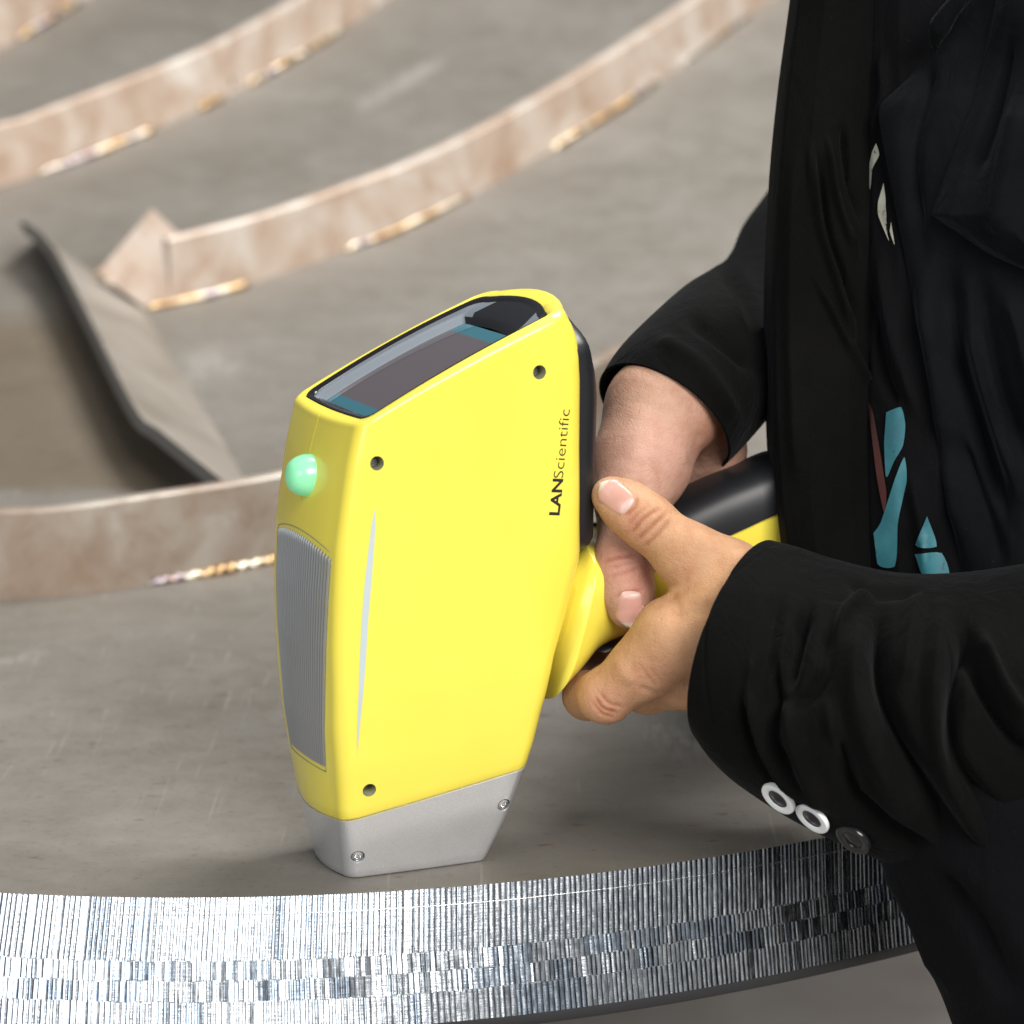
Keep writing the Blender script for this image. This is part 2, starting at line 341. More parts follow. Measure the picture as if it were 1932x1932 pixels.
# ribs: upright flat bars following curves on the plate, with weld beads at their foot
def rib(base_px, h, th, m=None, n=90):
    b = spline([onsurf(u, v) for u, v in base_px], n); b[:, 2] = hsurf(b[:, 1]) - 0.002
    t = np.gradient(b, axis=0); t[:, 2] = 0; t /= np.linalg.norm(t, axis=1)[:, None]; back = np.stack([-t[:, 1], t[:, 0], 0 * t[:, 0]], 1)
    V = []
    for i in range(n):
        wob = 0.0005 * math.sin(i * 0.23)
        p0 = b[i]; p1 = b[i] + np.array([0, 0, h + wob]); V += [p0, p1 - np.array([0, 0, 0.0015]), p1 + back[i] * 0.0015, p1 + back[i] * (th - 0.0015), p1 + back[i] * th - np.array([0, 0, 0.0015]), p0 + back[i] * th]
    F = grid_faces(n, 6, True); F += [tuple(range(6))[::-1], tuple(range((n - 1) * 6, n * 6))]
    o = mesh('rib', V, F, m or M['rib']); smart(o, 30); part(o, steel); return o, b
def weld(ribo, pts_px, r, ripple=0.0035):
    P = [onsurf(u, v) for u, v in pts_px]; L = sum(np.linalg.norm(P[i + 1] - P[i]) for i in range(len(P) - 1))
    n = max(24, int(L / 0.0011)); p = spline(P, n) if len(P) > 2 else np.linspace(P[0], P[1], n)
    p[:, 2] = hsurf(p[:, 1]) + 0.0005; p = p + np.array([0, -0.001, 0]); s = np.linspace(0, L, n)
    ph = (s / ripple + 0.25 * np.sin(s * 130)) % 1.0; rad = r * (0.72 + 0.34 * np.sqrt(np.clip(1 - (2 * ph - 1) ** 2, 0, 1))) * (1 + 0.14 * np.sin(s * 71 + r * 1e4) + 0.08 * np.sin(s * 190))
    e = np.clip(np.minimum(s, L - s) / (1.2 * r), 0.15, 1) ** 0.5; V, F = tube(p, rad * e * 0.85, 10)
    o = mesh('weld_or_glint_bead', V, F, M['weld']); o.parent = ribo; o.matrix_parent_inverse = (ribo.matrix_parent_inverse @ Matrix()).copy() if False else Matrix.Identity(4); return o
r1, b1 = rib([(-420, 1135), (-200, 1140), (0, 1132), (130, 1124), (280, 1104), (530, 1058), (800, 975), (1000, 895), (1150, 818), (1300, 730), (1450, 625), (1600, 505)], 0.0475, 0.010, M['rib_dark'])
r2, b2 = rib([(322, 577), (460, 541), (650, 474), (800, 416), (1040, 284), (1240, 156), (1430, 18), (1560, -85)], 0.046, 0.010)
r3, b3 = rib([(-240, 430), (0, 352), (80, 327), (290, 246), (460, 165), (640, 60), (760, -22), (900, -125)], 0.046, 0.010)
r4, b4 = rib([(-240, 190), (0, 92), (40, 70), (150, 5), (300, -90)], 0.046, 0.010)
weld(r1, [(278, 1103), (400, 1083), (530, 1057), (640, 1026)], 0.0042, 0.0075)
for q, rr in (([(272, 584), (380, 562), (470, 538)], 0.0042), ([(652, 473), (760, 432), (885, 370)], 0.004), ([(1040, 284), (1140, 222), (1242, 155)], 0.005), ([(1290, 120), (1415, 28)], 0.003)): weld(r2, q, rr)
for q, rr in (([(75, 329), (180, 291), (292, 245)], 0.0048), ([(375, 207), (422, 184)], 0.0045), ([(468, 161), (560, 109), (642, 58)], 0.0048)): weld(r3, q, rr)
weld(r4, [(38, 71), (95, 38), (155, 2)], 0.0055)
# added lump standing in for a bright glint on the third rib's face
p = onsurf(434, 170); V, F = tube([p + np.array([0, -0.004, 0.003]), p + np.array([-0.002, -0.005, 0.01]), p + np.array([-0.005, -0.004, 0.018])], [0.004, 0.005, 0.003], 10)
o = mesh('weld_or_glint_bead', V, F, M['weld']); o.parent = r3
# end plate of the second rib
A = onsurf(276, 588); B = at(186, 512, project(A)[2] + 0.012); D = b2[0] + np.array([0.018, 0.006, 0.046])
def with_height(u, v, ref):                       # the point on the ray over the line of depth of ref
    return at(u, v, project(ref)[2])
Cc = with_height(287, 394, A + np.array([0, 0.004, 0])); Dd = with_height(347, 440, A + np.array([0.01, 0.006, 0]))
En = with_height(350, 560, A + np.array([0.01, 0.006, 0]))
fr = [B, A, En, Dd, Cc]; nn = np.cross(Cc - A, A - B); nn = nn / np.linalg.norm(nn); nn = nn if nn @ fw > 0 else -nn
dA = project(A)[2] - 0.002; dR = project(b2[0])[2] - 0.001
fr = [at(184, 514, dR), at(278, 584, dR), at(334, 574, dR), at(336, 446, dR), at(332, 436, dR), at(287, 394, dR)]
V = fr + [q + fw * 0.009 for q in fr]; F = [(0, 1, 5), (1, 2, 3, 4, 5), (6, 7, 11)[::-1], (7, 8, 9, 10, 11)[::-1]] + [(i, (i + 1) % 6, 6 + (i + 1) % 6, 6 + i) for i in range(6)]
ep = smart(mesh('end_plate', V, F, M['rib']), 40); part(ep, steel)
for q in ([(186, 514), (195, 524)], [(200, 534), (206, 540)], [(128, 505), (134, 511)]):
    weld(ep, q, 0.0045)
# leaning edge strip left of the second rib
base = spline([onsurf(u, v) for u, v in [(95, 452), (150, 492), (190, 522), (276, 592), (345, 700), (400, 790), (470, 915)]], 40)
top = spline([onsurf(u, v, 0.035) for u, v in [(42, 415), (85, 448), (115, 490), (170, 600), (255, 770), (305, 815), (430, 915)]], 40)
base[:, 2] -= 0.001
dn = np.array([-0.0035, -0.001, -0.0055])
V = []
for i in range(40): V += [base[i], top[i], top[i] + dn * (1.0 if i > 1 else 0.6), base[i] + np.array([-0.010, 0, -0.001])]
F = grid_faces(40, 4, True) + [(0, 1, 2, 3)[::-1], (156, 157, 158, 159)]
o = mesh('edge_strip', V, F, [M['strip'], M['cut_edge']]); smart(o, 30)
for p_ in o.data.polygons:
    if sorted(i % 4 for i in p_.vertices) == [1, 1, 2, 2]: p_.material_index = 1; part(o, steel)

# ------------------------------------------------------------------ the handheld analyser
PSI = math.radians(23.6); Xd = np.array([math.cos(PSI), math.sin(PSI), 0]); Yd = np.array([-math.sin(PSI), math.cos(PSI), 0]); Od = Yd * 0.020
gun = empty('handheld_analyser', Od, 'yellow handheld XRF analyser standing on its silver nose, held in both hands', 'analyser', PSI)
def dpix(u, v, w):
    """device coordinates of a sheet point on the plane w metres nearer than the device's middle plane"""
    r = ray(u, v); p = Od - Yd * w; q = CAM + r * ((p - CAM) @ Yd / (r @ Yd)) - Od; return np.array([q @ Xd, -w, q[2]])
def dworld(p): return Od + Xd * p[0] + Yd * p[1] + np.array([0, 0, p[2]])
mm = 0.001
zf = np.array([-1, 0, 24.3, 42, 59, 90, 108, 127, 139, 156.5, 166, 172]); xf = np.array([0, 0, -4.2, -6.4, -8.2, -9.2, -8.9, -7.8, -6.0, -3.2, -1.0, 0.6])
zb = np.array([0, 17.7, 38.3, 47.6, 58.9, 66, 80, 94, 105.7, 117.5, 131.5, 157, 182.5, 192, 198, 203, 207, 209.5]); xb = np.array([55.8, 62.9, 69.4, 71.9, 74.3, 76.1, 78.6, 82.6, 85.6, 88.6, 88.3, 88.4, 88.9, 88.6, 87.6, 85.8, 83.2, 80])
def section(F, B, wf, wb, rf, rb, bulge, arch=0.0, bb=2.2, n=(14, 7, 9, 14, 8, 13)):
    """closed ring of points: near side, back corner, back, far side, front corner, front"""
    F = np.array(F); B = np.array(B); L = np.linalg.norm(B - F); d = (B - F) / L; pts = []
    def add(a, b):   # a along, b across (mm)
        f = a / L; p = F + d * a; b = b * (1 + 0.022 * (1 - (2 * min(max(f, 0), 1) - 1) ** 2)) if abs(b) > wf * 0.9 else b; z = p[1] + arch * 4 * max(0, f) * max(0, 1 - f); pts.append((p[0] * mm, b * mm, z * mm))
    W_ = lambda a: wf + (wb - wf) * np.clip(a / L, 0, 1)
    for i in range(n[0]): a = rf + (L - rf - rb) * i / n[0]; add(a, -W_(a))
    for i in range(n[1]): th = math.pi / 2 * i / n[1]; add(L - rb + rb * math.sin(th), -wb + rb - rb * math.cos(th))
    for i in range(n[2]): f = i / n[2]; b = (-wb + rb) + (2 * (wb - rb)) * f; add(L + bb * (1 - (b / (wb - rb + 1e-6)) ** 2), b)
    for i in range(n[1]): th = math.pi / 2 * i / n[1]; add(L - rb + rb * math.cos(th), wb - rb + rb * math.sin(th))
    for i in range(n[0]): a = L - rb - (L - rf - rb) * i / n[0]; add(a, W_(a))
    for i in range(n[4]): th = math.pi / 2 * i / n[4]; add(rf - rf * math.sin(th), wf - rf + rf * math.cos(th))
    for i in range(n[5]): f = i / n[5]; b = (wf - rf) - 2 * (wf - rf) * f; add(-bulge * (1 - (b / (wf - rf)) ** 2), b)
    for i in range(n[4]): th = math.pi / 2 * i / n[4]; add(rf - rf * math.cos(th), -wf + rf - rf * math.sin(th))
    return pts
Wz = lambda z: np.interp(z, [0, 24, 45, 75, 110, 140, 172, 210], [20, 27, 31.5, 35.2, 36.9, 37.2, 36.6, 36.0])
def level(fz, bz, inset=0.0, rf=6.5, rb=7.0, bulge=3.0, arch=0.0, dz=0.0, bb=2.2):
    F = (np.interp(fz, zf, xf) + inset, fz + dz); B = (np.interp(bz, zb, xb) - inset, bz + dz)
    return section(F, B, Wz(fz) - inset, Wz(bz) - inset, rf, rb, bulge, arch, bb)
NSEC = len(level(100, 110))
def loft(levels, cap0=True, cap1=True):
    V = [p for l in levels for p in l]; n = len(levels[0]); F = grid_faces(len(levels), n, True)
    if cap0: F.append(tuple(range(n))[::-1])
    if cap1: F.append(tuple(range((len(levels) - 1) * n, len(levels) * n)))
    return V, F
def smoothstep(t): t = np.clip(t, 0, 1); return t * t * (3 - 2 * t)
# nose
nose_lv = [level(0, 0, 1.0, 5, 3.0, 2.0), level(0.3, 0.3, 0.3, 5.0, 3, 2.0), level(1.0, 1.0, 0, 5, 3, 2.0)]
for f in np.linspace(0.1, 1, 9): nose_lv.append(level(1 + (23.6 - 1) * f, 1 + (37.4 - 1) * f, 0, 5 + 1.2 * f, 3 + 2 * f, 2.0 + f))
nose_lv.append(level(23.9, 37.7, 0.5, 6, 5, 3))
V, F = loft(nose_lv); nose = mesh('nose', V, F, M['silver'], gun)
# yellow shell
lv = [level(24.1, 37.9, 1.0, 6, 5, 3), level(24.3, 38.1, 0.25, 6, 5, 3), level(24.9, 38.7, 0.0, 6, 5, 3)]
FZ = [24.9, 42, 59, 75, 90, 108, 127, 139, 150, 160, 166, 169.5]; BZ = [38.7, 51, 65, 81, 99, 116, 138, 157, 176, 192, 201, 206.3]
for t in np.linspace(0.02, 1, 60):
    k = t * 11; fz = np.interp(k, range(12), FZ); bz = np.interp(k, range(12), BZ)
    lv.append(level(fz, bz, 0, 6.3 + 0.4 * t, 5.5 + 3 * t, 3.0 - 0.8 * smoothstep(t * 3 - 2), 1.8 * smoothstep((t - 0.55) / 0.45), 0.0, 2.2 + 4.8 * smoothstep((t - 0.7) / 0.3)))
for f in np.linspace(0.15, 1, 7):      # rounded shoulder up to the screen rim
    th = f * math.pi / 2; ins = 3.0 * (1 - math.cos(th)); dz = 3.0 * math.sin(th)
    lv.append(level(169.5, 206.3, ins, 6.7 - 1.5 * f, 8.5, 2.2, 1.8, dz, 7.0 - 0.8 * f))
NOUT = len(lv)
TZ = lambda x: 172.5 + 0.468 * (x - 2.8)
def rim(inset, drop, back_in):
    a = np.interp(169.5, zf, xf) + inset; b = 83.4 - back_in
    return section((a, TZ(a) - drop), (b, TZ(b) - drop), 36.3 - inset, 35.7 - inset, 5.0, 6.0, 1.0, 1.8, 5.0)
lv.append(rim(3.7, 0.0, 6.3)); lv.append(rim(3.9, 0.5, 6.5)); lv.append(rim(3.9, 9.0, 6.5))
V, F = loft(lv, True, True)
shell = mesh('shell', V, F, [M['yellow'], M['gloss']], gun); smart(shell, 50)
for p_ in shell.data.polygons:
    if min(p_.vertices) >= (NOUT + 1) * NSEC: p_.material_index = 1
# screw holes bored through boolean cutters
def cut(o, cutters):
    for c in cutters:
        md = o.modifiers.new('bore', 'BOOLEAN'); md.operation = 'DIFFERENCE'; md.solver = 'EXACT'; md.material_mode = 'TRANSFER'; md.object = c
    bpy.context.view_layer.update(); dg = bpy.context.evaluated_depsgraph_get()
    me = bpy.data.meshes.new_from_object(o.evaluated_get(dg)); old = o.data; o.modifiers.clear(); o.data = me; bpy.data.meshes.remove(old)
    for c in cutters: cm = c.data; bpy.data.objects.remove(c); bpy.data.meshes.remove(cm)
def bvh(o): 
    me = o.data; return BVHTree.FromPolygons([v.co for v in me.vertices], [tuple(p.vertices) for p in me.polygons])
BV = bvh(shell); BN = bvh(nose)
def drape(b, x, z, off=0.00015):
    h, n, _, _ = b.ray_cast(Vector((x, -0.2, z)), Vector((0, 1, 0))); return (np.array(h) + np.array(n) * off if n.y < 0 else np.array(h) - np.array(n) * off), (n if n.y < 0 else -n)
holes = [(711, 874, .037), (1017, 702, .0365), (697, 1491, .030)]
cutters = []; hp = []
for u, v, w in holes:
    q = dpix(u, v, w); p, n = drape(BV, q[0], q[2], 0); hp.append((p, n))
    V, F = lathe([(0.0023, -0.0060), (0.0025, -0.0010), (0.0028, 0.002)], 24); c = mesh('bore_cutter', V, F); c.data.materials.append(M['hole'])
    m4 = frame(n).to_4x4(); m4.translation = Vector(Od) + Matrix.Rotation(PSI, 3, 'Z') @ Vector(p); c.matrix_world = Matrix.Translation(m4.translation) @ (Matrix.Rotation(PSI, 4, 'Z') @ frame(n).to_4x4()); cutters.append(c)
cut(shell, cutters)
shell.data.polygons.foreach_set('use_smooth', [True] * len(shell.data.polygons)); smart(shell, 40)
screws = [(675, 1617, .0225), (949, 1518, .026)]; cutters = []; sp = []
for u, v, w in screws:
    q = dpix(u, v, w); p, n = drape(BN, q[0], q[2], 0); sp.append((p, n))
    V, F = lathe([(0.0026, -0.0025), (0.0027, 0.002)], 24); c = mesh('bore_cutter', V, F, M['silver'])
    c.matrix_world = Matrix.Translation(Vector(Od) + Matrix.Rotation(PSI, 3, 'Z') @ Vector(p)) @ (Matrix.Rotation(PSI, 4, 'Z') @ frame(n).to_4x4()); cutters.append(c)
cut(nose, cutters); nose.data.polygons.foreach_set('use_smooth', [True] * len(nose.data.polygons)); smart(nose, 40)
def lathe_part(name, prof, p, n, m, parent, seg=24):
    V, F = lathe(prof, seg); R = frame(n); V = [np.array(R @ Vector(q)) + p for q in V]; return smart(mesh(name, V, F, m, parent), 40)
for p, n in sp:
    p = np.array(p); o = lathe_part('screw', [(0.0024, -0.0024), (0.0024, -0.0012), (0.0019, -0.0005), (0.0011, -0.0003), (0.0009, -0.0009), (0.0003, -0.0012)], p, n, M['screw'], nose)
for p, n in hp:
    p = np.array(p); lathe_part('screw', [(0.0019, -0.0059), (0.0019, -0.0050), (0.0011, -0.0046), (0.0006, -0.0052)], p, n, M['fin'], shell)
# black bezel and display set into the top
bz = [rim(3.95, -0.15, 6.55), rim(4.2, -0.25, 6.8), rim(5.6, 0.2, 7.6), rim(6.2, 0.9, 8.6)]
V, F = loft(bz, False, False); bezel = mesh('bezel', V, F, M['gloss'], gun)
def scr_ring(i0, i1, w, drop): return section((i0, TZ(i0) - drop), (i1, TZ(i1) - drop), w, w, 1.2, 1.2, 0.1, 1.5)
V, F = loft([rim(6.2, 0.9, 8.6), scr_ring(7.4, 68.5, 30.0, 1.7), scr_ring(8.0, 67.5, 28.8, 2.3), scr_ring(8.4, 67.0, 27.8, 2.5), scr_ring(9.2, 66.0, 24.4, 4.0), scr_ring(9.6, 65.6, 24.0, 4.6)], False, False)
well = mesh('screen_well', V, F, [M['bezel'], M['gloss']], bezel); smart(well, 25)  # side walls greyed in the colour to stand for reflected surroundings
for p_ in well.data.polygons:
    if abs(p_.center.y) < 0.0225: p_.material_index = 1
i0, i1 = 9.0, 66.2; V = []; cols = []
nn_ = 60
for i in range(nn_):
    a = i0 + (i1 - i0) * i / (nn_ - 1); f = i / (nn_ - 1)
    for j in range(25):
        b = -24.6 + 49.2 * j / 24; V.append((a * mm, b * mm, (TZ(a) - 4.3 + 1.5 * 4 * f * (1 - f)) * mm))
        cols.append((0.025, 0.10, 0.13) if f < 0.085 or f > 0.885 else (0.070, 0.060, 0.066))
o = mesh('display', V, grid_faces(nn_, 25), M['screen'], gun); set_attr(o, 'screen', np.array(cols))
# black rubber back
V = []; nl = 46; ns = 25
for i in range(nl):
    t = i / (nl - 1); z = 107 + (204.5 - 107) * t; x = np.interp(z, zb, xb) - 2.5; e = smoothstep(t * 6) * smoothstep((1 - t) * 9); eh = smoothstep(t * 6) * (0.5 + 0.5 * smoothstep((1 - t) * 3.0)); hh = (14.5 - 1.0 * smoothstep((0.45 - t) / 0.4)) * (0.2 + 0.8 * eh); ww = (34.0 - 2 * (1 - t)) * (0.6 + 0.4 * e)
    for j in range(ns):
        th = math.pi * j / (ns - 1); c = math.cos(th); s = math.sin(th)
        V.append(((x + hh * abs(s) ** 0.62) * mm, -ww * np.sign(c) * abs(c) ** 0.75 * mm, (z + 1.5 * s * t) * mm))
o = mesh('back_pad', V, grid_faces(nl, ns) + [tuple(range(ns))[::-1], tuple(range((nl - 1) * ns, nl * ns))], M['rubber'], gun)
# handle: flares out of the shell, yellow with a black upper grip
def hstations():
    S = []
    # pairs of upper and lower edge (sheet points on the device's middle plane) and half thickness
    for (tu, tv), (bu, bv), w in [((1062, 1010), (985, 1300), 36.6), ((1088, 1008), (1030, 1254), 34.5), ((1108, 1010), (1070, 1214), 31.5), ((1135, 1006), (1125, 1190), 27.5), ((1175, 992), (1186, 1178), 22.5), ((1240, 960), (1262, 1156), 17.5), ((1330, 918), (1362, 1130), 16), ((1400, 888), (1440, 1088), 16.5), ((1462, 862), (1508, 1052), 17.5), ((1470, 864), (1514, 1040), 14)]:
        T = dpix(tu, tv, 0.0); Bm = dpix(bu, bv, 0.0); S.append((T, Bm, w * mm))
    return S
ST = hstations(); tops = spline([s[0] for s in ST], 60); bots = spline([s[1] for s in ST], 60); ws = spline([[s[2], 0, 0] for s in ST], 60)[:, 0]
def hgrip(i0, i1, a0, a1, grow, close=True, n=40):
    V = []; m = 0; L_ = range(i0, i1)
    for i in L_:
        c = (tops[i] + bots[i]) / 2; hv = (tops[i] - bots[i]) / 2; hl = np.linalg.norm(hv)
        for k in range(n):
            th = a0 + (a1 - a0) * k / (n if close else n - 1); cs, sn = math.cos(th), math.sin(th); e = 0.55
            V.append(c + hv * (1 + grow / hl) * np.sign(cs) * abs(cs) ** e + np.array([0, -1, 0]) * (ws[i] + grow) * np.sign(sn) * abs(sn) ** e)
    F = grid_faces(len(L_), n, close)
    if close: F += [tuple(range(n))[::-1], tuple(range((len(L_) - 1) * n, len(L_) * n))]
    return V, F
V, F = hgrip(0, 60, 0, 2 * math.pi, 0); handle = mesh('handle', V, F, M['yellow'], gun)
V, F = hgrip(22, 60, -0.47 * math.pi, 0.47 * math.pi, 0.0012, False); mesh('grip', V, F, M['rubber'], handle)
V, F = hgrip(17, 27, math.pi * 0.86, math.pi * 1.14, 0.0035, False, 12); mesh('trigger', V, F, M['gloss'], handle)
# ribbed metal panel on the front
def front_pt(t, b, off):
    """point on the front face: t height mm, b across mm (negative = near), off mm proud"""
    h, n, _, _ = BV.ray_cast(Vector((-0.15, b * mm, t * mm)), Vector((1, 0, 0)))
    if h is None: return np.array([0, b * mm, t * mm])
    return np.array(h) + np.array((-1, 0, 0)) * off * mm
zt = lambda b: 129.0 - 0.005 * b * b; zbm = lambda b: 43.0 - 0.02 * abs(b)
def wpan(f): return 27.4 - 9.6 * f ** 1.6          # half width narrows downwards
NF = 27; V = []; nz = 40; cnt = 0
bs = []
for k in range(NF): bs += [(-1 + 2 * (k + 0.08) / NF, -0.15), (-1 + 2 * (k + 0.30) / NF, 0.5), (-1 + 2 * (k + 0.62) / NF, 0.5), (-1 + 2 * (k + 0.86) / NF, -0.15)]
bs = [(-1.03, -0.6), (-1.02, 0.25)] + bs + [(1.02, 0.25), (1.03, -0.6)]
for i in range(nz):
    f = i / (nz - 1)
    for s, off in bs:
        b = s * wpan(f) - 1.4; z = zt(b) + (zbm(b) - zt(b)) * f; e = -0.9 if i in (0, nz - 1) else 0; V.append(front_pt(z, b, off + e))
heat = mesh('ribbed_panel', V, grid_faces(nz, len(bs)), M['fin'], gun); smart(heat, 30)
# thin dark joint round the panel
P = [front_pt(zt(s * 26.9) + 0.5, s * 26.9 - 1.4, 0.06) for s in np.linspace(-1, 1, 20)] + [front_pt(zt(26.9) + (zbm(26.9) - zt(26.9)) * f, wpan(f) * 1.035 - 1.4, 0.06) for f in np.linspace(0.02, 1, 30)] + [front_pt(zbm(s * 21) - 0.5, s * 18.3 - 1.4, 0.06) for s in np.linspace(1, -1, 16)] + [front_pt(zt(26.9) + (zbm(26.9) - zt(26.9)) * f, -wpan(f) * 1.035 - 1.4, 0.06) for f in np.linspace(1, 0.02, 30)]
V, F = tube(P, 0.0002, 6); mesh('panel_joint', V, F, M['hole'], gun)
# parting line of the shell
for z0, z1 in ((170.5, 139.5), (32.5, 24.6)):
    V, F = tube([front_pt(z, 0, 0.02) for z in np.linspace(z0, z1, 24)], 0.00016, 6); mesh('parting_line', V, F, mat('parting_yellow', (0.55, 0.42, 0.03), 0.4), gun)
# green lamp
q = front_pt(149.2, -3.0, 0); hh, nl_, _, _ = BV.ray_cast(Vector((-0.15, -0.0005, 0.152)), Vector((1, 0, 0)))
lamp = lathe_part('indicator_lamp', [(0.0078, -0.002), (0.0078, 0.0012), (0.0076, 0.0022), (0.0072, 0.0036), (0.0064, 0.0052), (0.0052, 0.0068), (0.0035, 0.0078), (0.0015, 0.0083), (0.0002, 0.0084)], q, (-1, 0, 0.02), M['green'], gun, 40)
# pale crescent inlay on the near side
cl = spline([dpix(u, v, .036)[[0, 2]] for u, v in [(705, 956), (697, 1040), (688, 1150), (684, 1250), (681, 1340), (680, 1432)]], 50); V = []
wd = np.interp(np.linspace(0, 1, 50), [0, 0.08, 0.3, 0.6, 0.8, 1], [0.02, 0.75, 1.25, 1.15, 0.7, 0.02]) * mm
for i in range(50):
    for s in (-1, -0.3, 0.3, 1): p, n = drape(BV, cl[i][0] + s * wd[i], cl[i][1], 0.00018); V.append(p)
mesh('inlay', V, grid_faces(50, 4), M['inlay'], gun)
# lettering
def text_mesh(body, size, offset):
    cu = bpy.data.curves.new('lettering', 'FONT'); cu.body = body; cu.size = size; cu.offset = offset; cu.resolution_u = 4; cu.fill_mode = 'BOTH'; cu.space_character = 1.0
    o = bpy.data.objects.new('lettering', cu); C.objects.link(o); bpy.context.view_layer.update()
    me = bpy.data.meshes.new_from_object(o.evaluated_get(bpy.context.evaluated_depsgraph_get())); bpy.data.objects.remove(o); bpy.data.curves.remove(cu)
    bm = bmesh.new(); bm.from_mesh(me); bmesh.ops.triangulate(bm, faces=bm.faces); bm.to_mesh(me); bm.free()
    v = np.array([x.co[:2] for x in me.vertices]); f = [tuple(p.vertices) for p in me.polygons]; bpy.data.meshes.remove(me); return v, f
v1, f1 = text_mesh('LAN', 1.0, 0.028); v2, f2 = text_mesh('Scientific', 1.0, -0.012)
gap = 0.04; v1[:, 0] -= v1[:, 0].min(); v2[:, 0] -= v2[:, 0].min(); v2[:, 0] += v1[:, 0].max() + gap
tot = v2[:, 0].max(); a0 = dpix(1054, 972, .0372); a1 = dpix(1076, 773, .0372)
dirv = np.array([a1[0] - a0[0], a1[2] - a0[2]]); Lt = np.linalg.norm(dirv); dirv /= Lt; perp = np.array([-dirv[1], dirv[0]])   # letters rise to the left
sx = Lt / tot; capx = v1[:, 1].max(); sy = 0.0041 / capx
V = []; F = f1 + [tuple(i + len(v1) for i in f) for f in f2]
for q in np.vstack([v1, v2]):
    x, z = np.array([a0[0], a0[2]]) + dirv * q[0] * sx + perp * q[1] * sy; p, n = drape(BV, x, z, 0.00016); V.append(p)
mesh('lettering', V, F, M['ink'], gun, smooth=False)
# ------------------------------------------------------------------ the person
person = empty('person', (0.36, 0.1, -0.62), 'person in black jacket and printed black t-shirt holding the yellow analyser', 'person')
def padd(o, parent=None):
    """a part (or, with parent, a sub-part) of the person; world coordinates are kept"""
    if parent is None: o.parent = person; o.matrix_parent_inverse = Matrix.Translation(-Vector(person.location))
    else: o.parent = parent
    return o
def sdf_mesh(prims, h):
    """smooth union of tapered capsules -> vertices, quads. prim: (a, b, r1, r2, k)"""
    A = np.array([p[0] for p in prims]); B = np.array([p[1] for p in prims]); R = max(max(p[2], p[3]) for p in prims) + 0.004
    lo = np.minimum(A.min(0), B.min(0)) - R; hi = np.maximum(A.max(0), B.max(0)) + R; n = np.ceil((hi - lo) / h).astype(int) + 1
    ax = [lo[i] + h * np.arange(n[i]) for i in range(3)]; arr = np.full(n, 0.02, np.float32)
    for a, b, r1, r2, k in prims:
        m = max(r1, r2) + k + 0.006; l = np.minimum(a, b) - m; u = np.maximum(a, b) + m
        i0 = np.clip(((l - lo) / h).astype(int), 0, n - 1); i1 = np.clip(((u - lo) / h).astype(int) + 1, 1, n)
        X, Y, Z = np.meshgrid(*[ax[i][i0[i]:i1[i]].astype(np.float32) for i in range(3)], indexing='ij')
        ab = (b - a).astype(np.float32); L = float(ab @ ab) + 1e-12; px, py, pz = X - a[0], Y - a[1], Z - a[2]
        t = np.clip((px * ab[0] + py * ab[1] + pz * ab[2]) / L, 0, 1); d = np.sqrt((px - t * ab[0]) ** 2 + (py - t * ab[1]) ** 2 + (pz - t * ab[2]) ** 2) - (r1 + (r2 - r1) * t)
        s = np.s_[i0[0]:i1[0], i0[1]:i1[1], i0[2]:i1[2]]; q = arr[s]; hh = np.maximum(k - np.abs(q - d), 0) / k; arr[s] = np.minimum(q, d) - hh * hh * k * 0.25
    g = openvdb.FloatGrid(); g.background = 0.02; g.copyFromArray(arr); res = g.convertToPolygons(isovalue=0.0); pts, quads = res[0], res[-1]
    return lo + np.asarray(pts, float) * h, np.asarray(quads)
def chain(pts, k):
    out = []
    for (a, b) in zip(pts[:-1], pts[1:]): out.append((at(*a[:3]), at(*b[:3]), a[3] * mm, b[3] * mm, k * mm))
    return out
# near hand: thumb on top, index finger reaching under the handle, the rest curled behind
near = chain([(1500, 1200, 1.068, 20), (1400, 1168, 1.063, 22.5), (1272, 1206, 1.060, 14.5)], 9) + chain([(1400, 1200, 1.072, 23), (1300, 1262, 1.075, 14.2)], 9) + chain([(1400, 1225, 1.085, 21), (1310, 1262, 1.092, 12.5)], 9)
near += chain([(1455, 1152, 1.092, 13), (1360, 1090, 1.067, 14.0), (1296, 1048, 1.063, 11.0), (1220, 984, 1.066, 9.3), (1180, 954, 1.068, 8.5), (1150, 934, 1.070, 6.6)], 6)
near += chain([(1272, 1206, 1.060, 14.8), (1214, 1257, 1.064, 11.0), (1146, 1311, 1.070, 9.9)], 6) + chain([(1140, 1313, 1.072, 9.7), (1108, 1312, 1.092, 8.6), (1118, 1300, 1.115, 7.4)], 4)
near += chain([(1300, 1262, 1.075, 14.0), (1222, 1296, 1.088, 9.5)], 6) + chain([(1222, 1296, 1.088, 9.5), (1160, 1290, 1.112, 8.5), (1190, 1270, 1.13, 7.5)], 4)
near += chain([(1310, 1262, 1.092, 12.5), (1245, 1285, 1.108, 9), (1210, 1265, 1.13, 8)], 4)
